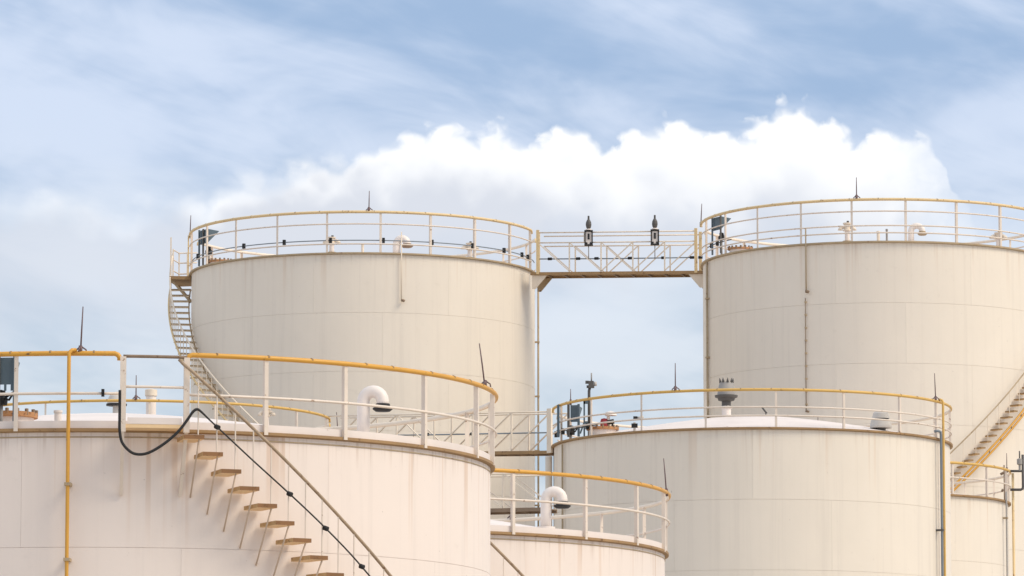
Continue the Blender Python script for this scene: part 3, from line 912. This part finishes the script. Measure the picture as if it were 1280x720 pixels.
# lamp bracket of dark pipe at the right edge of the picture
rt = thing('lamp_bracket', 'dark pipe bracket with small lamp at right picture edge beside narrow tank rail', 'lamp', (TF.x + 3.9, TF.y - 0.82, 13.11))
part('arm', MB().tube([(0, 0, 0.50), (0.26, 0, 0.50), (0.34, 0, 0.50)], 0.032, 8), 'dgrey', rt)
part('arm', MB().tube([(0, 0, 0.0), (0.28, 0, 0.0), (0.335, 0, 0.03), (0.345, 0, 0.09), (0.345, 0, 0.94)], 0.036, 8), 'dgrey', rt)
lp = part('lamp', MB().lathe([(0.03, 0.50), (0.03, 0.66), (0.075, 0.68), (0.075, 0.82), (0.03, 0.84), (0, 0.85)], c=(0.26, 0, 0), n=12), 'grey', rt)
part('finial', MB().tube([(0.26, 0, 0.84), (0.26, 0, 1.04)], 0.018, 6), 'dgrey', lp)
solo('valve_knob', MB().tube([(0, 0, 0), (0.09, 0, 0.05)], 0.035, 8).tube([(0.02, 0, -0.42), (0.07, 0, -0.44)], 0.04, 8).tube([(0.10, 0, 0.25), (0.10, 0, -0.85)], 0.018, 6), 'brown',
     'dark stem with two knobs inside right end of narrow tank rail', 'valve', (TF.x + 3.62, TF.y - 1.05, 13.50))

# ------------------------------------------------------------------ cable runs along the railings
def cable_run(T, a0, a1, z, off, label, clips, r=0.016, mat='conduit'):
    root = thing('cable_run', label, 'cable', (T.x, T.y, 0), 'cables along the railings')
    part('cable', MB().tube(arc(T.R + off, a0, a1, z), r, 6), mat, root)
    cm = MB().box((0, 0, 0), (0.075, 0.07, 0.15)).mesh('clip', [MAT['black']])
    for a in clips:
        link('clip', cm, root, pol(T.R + off, a, z), radians(a))
    return root


cable_run(TB, -84, 88, 21.10, -0.02, 'blue grey cable with black clips along the tall left tank rail',
          (-72, -44.5 + 3.2, -25.0, -9.0, 8.2, 24.6, 40.2, 55.5, 68, 74))
cable_run(TC, -84, -60, 20.93, -0.05, 'short cable with black clip at the left rail of right tall tank', (-76, -70), mat='dgrey')

cable_run(TD, -84, -52, 13.72, 0.0, 'dark cable with black clips at the left end of the medium tank rail', (-82, -78.5, -73, -66, -57), r=0.014, mat='dgrey')

# ------------------------------------------------------------------ stairs
def spiral_stair(T, label, phi0, z0, dphi, dz, n, r_in, r_out, hand_h, tread_d=0.26, tread_t=0.04, strut=None, stringer=None,
                 hand_mat='handrail', hand_r=0.022, bal_r=0.009, bal_mat='cream', hand_ext=(), tread_mats=('tread', 'tread_under', 'tread_top'), z_min=0.0, rope=None, stringer_drop=0.0, inner_stringer=None, every=1):
    root = thing('spiral_stair', label, 'stair', (T.x, T.y, 0), 'stairs around the tanks')
    R0, R1 = T.R + r_in, T.R + r_out
    ha = math.degrees(tread_d / 2 / ((R0 + R1) / 2))
    tm = MB()
    c = []
    for a in (-ha, ha):
        for r in (R0, R1):
            c.append((r, a))
    lo = [pol(r, a, -tread_t) for r, a in c]
    hi = [pol(r, a, 0) for r, a in c]
    tm.quad([hi[0], hi[1], hi[3], hi[2]], mi=2).quad([lo[2], lo[3], lo[1], lo[0]], mi=1)
    for i, j, mm in ((0, 1, 2), (1, 3, 0), (3, 2, 2), (2, 0, 2)):
        tm.quad([lo[i], lo[j], hi[j], hi[i]], mi=mm)
    tmesh = tm.mesh('tread', [MAT[m] for m in tread_mats])
    pts = []
    for k in range(n):
        a, z = phi0 + dphi * k, z0 - dz * k
        if z < z_min:
            break
        pts.append((a, z))
        link('tread', tmesh, root, (0, 0, z), radians(a))
        sg = 1 if dphi > 0 else -1
        hz = z + hand_h
        ba = a + sg * ha * 0.4
        if every == 1 or k % every == 0:
            part('baluster', MB().tube([pol(R1 - 0.02, ba, z - tread_t), pol(R1 - 0.02, ba, hz - 0.02 - sg * 0)], bal_r, 5, caps=False), bal_mat, root)
        if strut:
            part('strut', MB().tube([pol(R1 - 0.03, a + sg * ha * 0.55, z - tread_t * 0.5), pol(T.R + 0.01, a + sg * ha * 0.55, z - strut)], 0.013, 5), 'strut' if strut > 0.8 else bal_mat, root)
    path = [pol(T.R + r, a, z) for r, a, z in hand_ext] + [pol(R1 - 0.02, a, z + hand_h) for a, z in pts]
    part('handrail', MB().tube(path, hand_r, 8), hand_mat, root)
    if stringer:
        sb = MB()
        for q in stringer_drop if isinstance(stringer_drop, tuple) else (stringer_drop,):
            sb.tube([pol(R1 + 0.01, a, z + q) for a, z in pts], 0.03, 6)
        part('stringer', sb, stringer, root)
        for k in range(0, len(pts), 2):
            if isinstance(stringer_drop, tuple):
                a, z = pts[k]
                part('stringer_tie', MB().bar(pol(R1 + 0.01, a, z + stringer_drop[0]), pol(R1 + 0.01, a, z + stringer_drop[1]), 0.03, 0.03), 'brown', root)
    if inner_stringer:
        part('inner_stringer', MB().tube([pol(R0 + 0.02, a, z - 0.06) for a, z in pts], 0.022, 6), inner_stringer, root)
    return root


# front tank: rusty treads on thin struts
spiral_stair(TA, 'rusty brown cantilever stair treads climbing the front tank with a brown handrail', 15.0, 8.70, 2.42, 0.243, 34, 0.05, 0.64, 0.90,
             tread_d=0.29, tread_t=0.06, strut=0.86, bal_r=0.011, hand_ext=((0.50, 13.2, 9.81), (0.54, 13.7, 9.74), (0.60, 14.3, 9.67)), hand_r=0.024)
# low tank: the same kind of stair
spiral_stair(TE, 'brown stair handrail on the low tank emerging from behind the front tank', 13.5, 8.50, 2.42, 0.25, 33, 0.05, 0.64, 1.03,
             tread_d=0.25, strut=0.86, hand_r=0.026)
# tall left tank
spiral_stair(TB, 'winding stair with cream treads and open mesh down the left side of tall tank', -93.0, 20.36, 2.35, 0.20, 60, 0.05, 0.66, 0.82,
             tread_d=0.24, hand_mat='cream2', bal_mat='cream2', bal_r=0.012, stringer='yellow2', hand_r=0.026, tread_mats=('rim2', 'cream2', 'rim2'), stringer_drop=0.02,
             hand_ext=((0.64, -97.0, 21.6), (0.64, -95.0, 21.4)), inner_stringer='rim2')
# right tall tank
spiral_stair(TC, 'stair with yellow stringers rising to the right on the right tall tank', 94.4, 20.45, -2.13, 0.183, 50, 0.05, 0.40, 0.72,
             tread_d=0.15, hand_mat='rim2', bal_mat='cream2', bal_r=0.010, stringer='yellow', tread_mats=('rim', 'yellow3', 'rim'), every=2,
             stringer_drop=(-0.25, -0.38), hand_r=0.02)

# landing of the front tank stair
rt = thing('stair_landing', 'small landing with wide gate posts and brown bar at top of front tank stair', 'landing', (TA.x, TA.y, 0))
R = TA.R
a0, a1, ro = 6.0, 14.2, 0.50
fl = MB().ring([(R + 0.01, 8.80), (R + ro, 8.80), (R + ro, 8.855), (R + 0.01, 8.855)], a0, a1, 1.0, smooth=False)
for a in (a0, a1):
    fl.quad([pol(R + 0.01, a, 8.80), pol(R + ro, a, 8.80), pol(R + ro, a, 8.855), pol(R + 0.01, a, 8.855)])
part('floor', fl, 'tread_under', rt)  # floor colour carries the orange bounce light of the landing's underside
part('toe_board', MB().ring([(R + ro + 0.004, 8.858), (R + ro + 0.004, 8.95), (R + ro - 0.01, 8.95), (R + ro - 0.01, 8.858)], a0 + 0.6, a1 - 0.6, 1.0), 'pink', rt)
for a in (a0, a1):
    part('gate_post', MB().bar(pol(R + ro, a, 8.74), pol(R + ro, a, 9.84), 0.085, 0.05, up=pol(1, a, 0)).bar(pol(R + ro - 0.05, a + 0.35, 8.74), pol(R + ro - 0.05, a + 0.35, 9.84), 0.012, 0.06, up=pol(1, a, 0)), 'cream', rt)
    part('bracket', MB().bar(pol(R + ro, a, 8.76), pol(R + 0.03, a, 7.86), 0.05, 0.05, up=pol(1, a, 0)), 'cream', rt)
    part('side_rail', MB().tube([pol(R + ro, a, 9.80), pol(R + 0.1, a, 9.80)], 0.02, 6), 'cream', rt)
part('top_bar', MB().tube(arc(R + ro, a0, a1, 9.845, 1.0), 0.024, 8), 'brown', rt)
part('middle_bar', MB().tube(arc(R + ro, a0, a1, 9.40, 1.0), 0.02, 6), 'cream', rt)

# landing of the tall left tank stair
rt = thing('stair_landing', 'small brown landing with cream posts at top left of the tall left tank', 'landing', (TB.x, TB.y, 0))
R = TB.R
fl = MB().ring([(R + 0.02, 20.58), (R + 0.66, 20.58), (R + 0.66, 20.68), (R + 0.02, 20.68)], -104, -86.5, 2.0, smooth=False)
for a in (-104, -86.5):
    fl.quad([pol(R + 0.02, a, 20.58), pol(R + 0.66, a, 20.58), pol(R + 0.66, a, 20.68), pol(R + 0.02, a, 20.68)])
part('floor', fl, 'rim', rt)
for a, r, z in ((-87.5, 0.62, 21.85), (-103, 0.62, 21.6), (-103, 0.36, 21.6), (-87.0, 0.10, 21.9), (-95, 0.62, 21.6)):
    part('post', MB().bar(pol(R + r, a, 20.60), pol(R + r, a, z), 0.055, 0.04), 'yellow2' if r < 0.2 else 'cream2', rt)
for z in (21.58, 21.28, 20.95):
    part('rail', MB().tube([pol(R + 0.06, -103, z), pol(R + 0.36, -103, z), pol(R + 0.62, -103, z), pol(R + 0.62, -95, z)], 0.02, 6), 'cream2', rt)
for a in (-88, -102):
    part('brace', MB().bar(pol(R + 0.6, a, 20.58), pol(R + 0.02, a, 19.9), 0.05, 0.05), 'rim2', rt)

# black hose on the front tank: hangs off the gate post, loops and follows the stair
H = [(5.58, 9.33), (5.58, 9.20), (5.58, 9.07), (5.58, 8.90), (5.60, 8.75), (5.87, 8.58), (6.68, 8.46), (7.68, 8.40), (9.19, 8.42), (11.20, 8.56),
     (12.93, 8.74), (14.05, 8.91), (14.76, 9.03), (15.28, 9.07), (15.79, 9.04), (17.02, 8.91), (18.69, 8.74), (22.60, 8.35), (27.64, 7.88), (32.80, 7.40), (38.32, 6.86), (46, 6.05), (60, 4.65)]
rt = thing('hose', 'black hose looping under the stair gate and running down along the balusters', 'hose', (TA.x, TA.y, 0))


def smooth_path(P, k=4):
    out = []
    for i in range(len(P) - 1):
        p0, p1, p2, p3 = P[max(i - 1, 0)], P[i], P[i + 1], P[min(i + 2, len(P) - 1)]
        for j in range(k):
            t = j / k
            out.append(tuple(0.5 * (2 * b + (c - a) * t + (2 * a - 5 * b + 4 * c - d) * t * t + (3 * b - a - 3 * c + d) * t ** 3) for a, b, c, d in zip(p0, p1, p2, p3)))
    out.append(P[-1])
    return out


HP = smooth_path([pol(TA.R + 0.66, a, z) for a, z in H])
nh = len(HP)
part('hose_line', MB().tube(HP, [0.021 if i < 52 else 0.021 - 0.009 * min(1, (i - 52) / 8) for i in range(nh)], 8), 'black', rt)
for a, z in ((17.9, 8.82), (27.64, 7.88), (32.8, 7.40), (38.3, 6.865)):
    part('clip', MB().tube([pol(TA.R + 0.63, a - 0.15, z + 0.012), pol(TA.R + 0.69, a + 0.15, z - 0.012)], 0.036, 8), 'black', rt)
# thinner cable of the low tank stair
solo('hose', MB().tube([pol(TE.R + 0.66, 8 + 3 * k, 9.3 - 0.315 * k) for k in range(14)], 0.018, 6), 'black',
     'black cable at the low tank stair near the bottom of the picture', 'hose', (TE.x, TE.y, 0))
# switch on the mid rail of the front tank
solo('rail_switch', MB().box((0, 0, 0), (0.045, 0.05, 0.11)).box((0, -0.03, 0.02), (0.025, 0.03, 0.05)), 'black',
     'small black switch on the middle rail left of the gate', 'switch', wpt(TA, pol(TA.R + 0.12, 3.35, 9.345)), None, radians(3.4))


# ------------------------------------------------------------------ bridges
def bridge(label, p0, p1, width, h_top, h_mid, panels, pattern, beam=0.085, brackets=(True, True), rail_r=0.02, top=True, cable_z=None, clips=(), posts_mat='cream2', deck_mat='rim', cable_label='', ext=(0.0, 0.0)):
    p0, p1 = Vector(p0), Vector(p1)
    d = p1 - p0
    L = sqrt(d.x ** 2 + d.y ** 2)
    rz = atan2(d.y, d.x)
    slope = d.z / L
    root = thing('bridge', label, 'bridge', tuple(p0), 'bridges between the tanks', rz)
    def q(x, y, z):
        return (x, y, z + slope * x)
    for sy in (-1, 1):
        y = sy * width / 2
        part('beam', MB().bar(q(-ext[0], y, -beam / 2), q(L + ext[1], y, -beam / 2), 0.05, beam), deck_mat, root)
        part('mid_rail', MB().tube([q(0, y, h_mid), q(L, y, h_mid)], rail_r, 6), posts_mat, root)
        if top:
            part('top_rail', MB().tube([q(0, y, h_top), q(L, y, h_top)], rail_r, 6), posts_mat, root)
        for k in range(1, panels):
            x = L * k / panels
            part('post', MB().bar(q(x, y, 0), q(x, y, h_mid), 0.04, 0.03, up=(0, 1, 0)), posts_mat, root)
            if top and k == panels // 2 and sy < 0:
                part('post', MB().bar(q(x - 0.5, y, h_mid), q(x - 0.5, y, h_top), 0.035, 0.03, up=(0, 1, 0)), posts_mat, root)
        for k in range(panels):
            x0, x1 = L * k / panels, L * (k + 1) / panels
            for ch in pattern[k]:
                a, b = (q(x0, y, h_mid), q(x1, y, 0.02)) if ch == 'd' else (q(x0, y, 0.02), q(x1, y, h_mid))
                part('diagonal', MB().bar(a, b, 0.03, 0.03, up=(0, 1, 0)), posts_mat, root)
    dk = MB()
    dk.bar(q(-ext[0], 0, -0.02), q(L + ext[1], 0, -0.02), width - 0.06, 0.02)
    deck = part('deck', dk, deck_mat, root)
    k, x = 0, 0.25
    while x < L:
        part('cross_bar', MB().bar(q(x, -width / 2 + 0.03, -0.06), q(x, width / 2 - 0.03, -0.06), 0.04, 0.05), 'brown', deck)
        x += 0.5
    for e, x in enumerate((0.0, L)):
        if brackets[e]:
            sg = 1 if e == 0 else -1
            for sy in (-1, 1):
                y = sy * (width / 2 - 0.06)
                b = MB()
                pts = [q(x + sg * 0.26, y, -beam - 0.005), q(x - sg * 0.18, y, -beam - 0.005), q(x - sg * 0.18, y, -beam - 0.40), q(x - sg * 0.08, y, -beam - 0.40)]
                b.quad([(p[0], p[1] - 0.03, p[2]) for p in pts])
                b.quad([(p[0], p[1] + 0.03, p[2]) for p in reversed(pts)])
                for i in range(4):
                    a_, b_ = pts[i], pts[(i + 1) % 4]
                    b.quad([(a_[0], a_[1] - 0.03, a_[2]), (a_[0], a_[1] + 0.03, a_[2]), (b_[0], b_[1] + 0.03, b_[2]), (b_[0], b_[1] - 0.03, b_[2])])
                part('end_bracket', b, 'rim2' if sy > 0 else 'cream2', root)
    if cable_z is not None:
        cr = thing('cable_run', cable_label, 'cable', tuple(p0), 'cables along the railings', rz)
        y = -width / 2 + 0.06
        part('cable', MB().tube([q(0, y, cable_z), q(L / 2, y, cable_z - 0.01), q(L, y, cable_z)], 0.018, 6), 'conduit', cr)
        cm = MB().tube([(-0.06, 0, 0), (0.06, 0, 0)], 0.042, 8).mesh('clip', [MAT['black']])
        for x in clips:
            link('clip', cm, cr, q(x, y, cable_z))
    return root, q, L, rz


b1, q1, L1, rz1 = bridge('high truss bridge joining the two tall tanks across open sky', (0.85, 144.2, 20.55), (5.47, 143.1, 20.45), 0.80, 1.17, 0.87, 5,
                         ('d', 'd', 'du', 'u', 'u'), cable_z=0.40, clips=(0.35, 1.2, 1.75, 2.75, 3.75, 4.6, 4.85),
                         cable_label='dark cable with black couplings along the high bridge', ext=(0.22, 0.3))
# corner posts of the high bridge
for x, y, nm in ((0.0, -0.40, 'left'), (-0.16, 0.38, 'left'), (L1 - 0.02, -0.40, 'right'), (L1 - 0.04, 0.38, 'right')):
    part('corner_post', MB().bar(q1(x, y, -0.06), q1(x, y, 1.25), 0.085, 0.06, up=(0, 1, 0)), 'yellow2', b1)

b2, q2, L2, rz2 = bridge('lower truss bridge seen through the front tank rail, ending at medium tank', (-4.75, 129.6, 13.86), (1.2, 123.55, 13.36), 0.62, 1.0, 0.98, 6,
                         ('u', 'u', 'd', 'u', 'u', 'u'), top=False, brackets=(True, False), cable_z=0.46, clips=(2.2, 3.9, 5.6),
                         cable_label='dark cable with couplings along the lower bridge beside medium tank')
for x in (L2 - 0.03,):
    part('corner_post', MB().bar(q2(x, -0.33, -0.06), q2(x, -0.33, 1.06), 0.15, 0.06, up=(0, 1, 0)), 'cream2', b2)
# column under the right end of the lower bridge
rt = thing('bridge_column', 'paired cream and brown pipes standing below the end of the lower bridge', 'column', (0.92, 123.4, 0))
part('pipe', MB().tube([(0, 0, 0), (0, 0, 13.22)], 0.085, 12), 'cream2', rt)
part('pipe', MB().tube([(0.17, 0.02, 0), (0.17, 0.02, 13.25)], 0.05, 10), 'brown', rt)

b3, q3, L3, rz3 = bridge('lowest bridge with dark beam seen through the rail of the low tank', (-3.2, 119.5, 11.50), (0.95, 117.9, 11.46), 0.70, 1.0, 0.83, 4,
                         ('d', 'd', 'd', 'd'), top=False, beam=0.09, deck_mat='brown', brackets=(False, False))
for x in (-2.9, 0.88):
    c = thing('bridge_column', 'brown post carrying the lowest bridge, ' + ('hidden end' if x < 0 else 'end beside the medium tank'), 'column', (x, 118.3 if x > 0 else 119.4, 0))
    part('post', MB().box((0, 0, 5.66), (0.10, 0.10, 11.30)), 'rim2', c)
    part('base_plate', MB().box((0, 0, 0.02), (0.3, 0.3, 0.03)), 'rim2', c)


# flood lamps on the high bridge
def bridge_lamp(x, label):
    p = Vector(q1(x, -0.47, 0))
    wx = b1.location.x + p.x * cos(rz1) - p.y * sin(rz1)
    wy = b1.location.y + p.x * sin(rz1) + p.y * cos(rz1)
    root = thing('flood_lamp', label, 'lamp', (wx, wy, b1.location.z + p.z), 'lamps on the high bridge')
    part('stem', MB().tube([(0, 0, 0.38), (0, 0, 0.75)], 0.014, 6), 'grey', root)
    part('frame', MB().box((0, 0, 0.775), (0.25, 0.10, 0.035)).box((0, 0, 1.195), (0.25, 0.10, 0.045)).box((-0.105, 0, 0.98), (0.035, 0.10, 0.37)).box((0.105, 0, 0.98), (0.035, 0.10, 0.37)), 'black', root)
    panel = part('panel', MB().box((0, 0.01, 0.985), (0.172, 0.05, 0.37)), 'white', root)
    part('vent_slot', MB().box((0, -0.025, 1.03), (0.055, 0.03, 0.17)), 'black', panel)
    for sx in (-1, 1):
        part('corner_lug', MB().box((sx * 0.062, -0.025, 0.83), (0.055, 0.03, 0.05)), 'black', panel)
    part('collar', MB().lathe([(0.09, 1.22), (0.09, 1.25), (0.05, 1.26)], n=12), 'white', root)
    part('lamp_globe', MB().lathe([(0.035, 1.25), (0.07, 1.30), (0.085, 1.38), (0.075, 1.46), (0.045, 1.52), (0.03, 1.54), (0.028, 1.64), (0, 1.65)], n=14), 'dgrey', root)


bridge_lamp(L1 * 0.325, 'left of the two black lamps on the high bridge')
bridge_lamp(L1 * 0.742, 'right of the two black lamps on the high bridge')
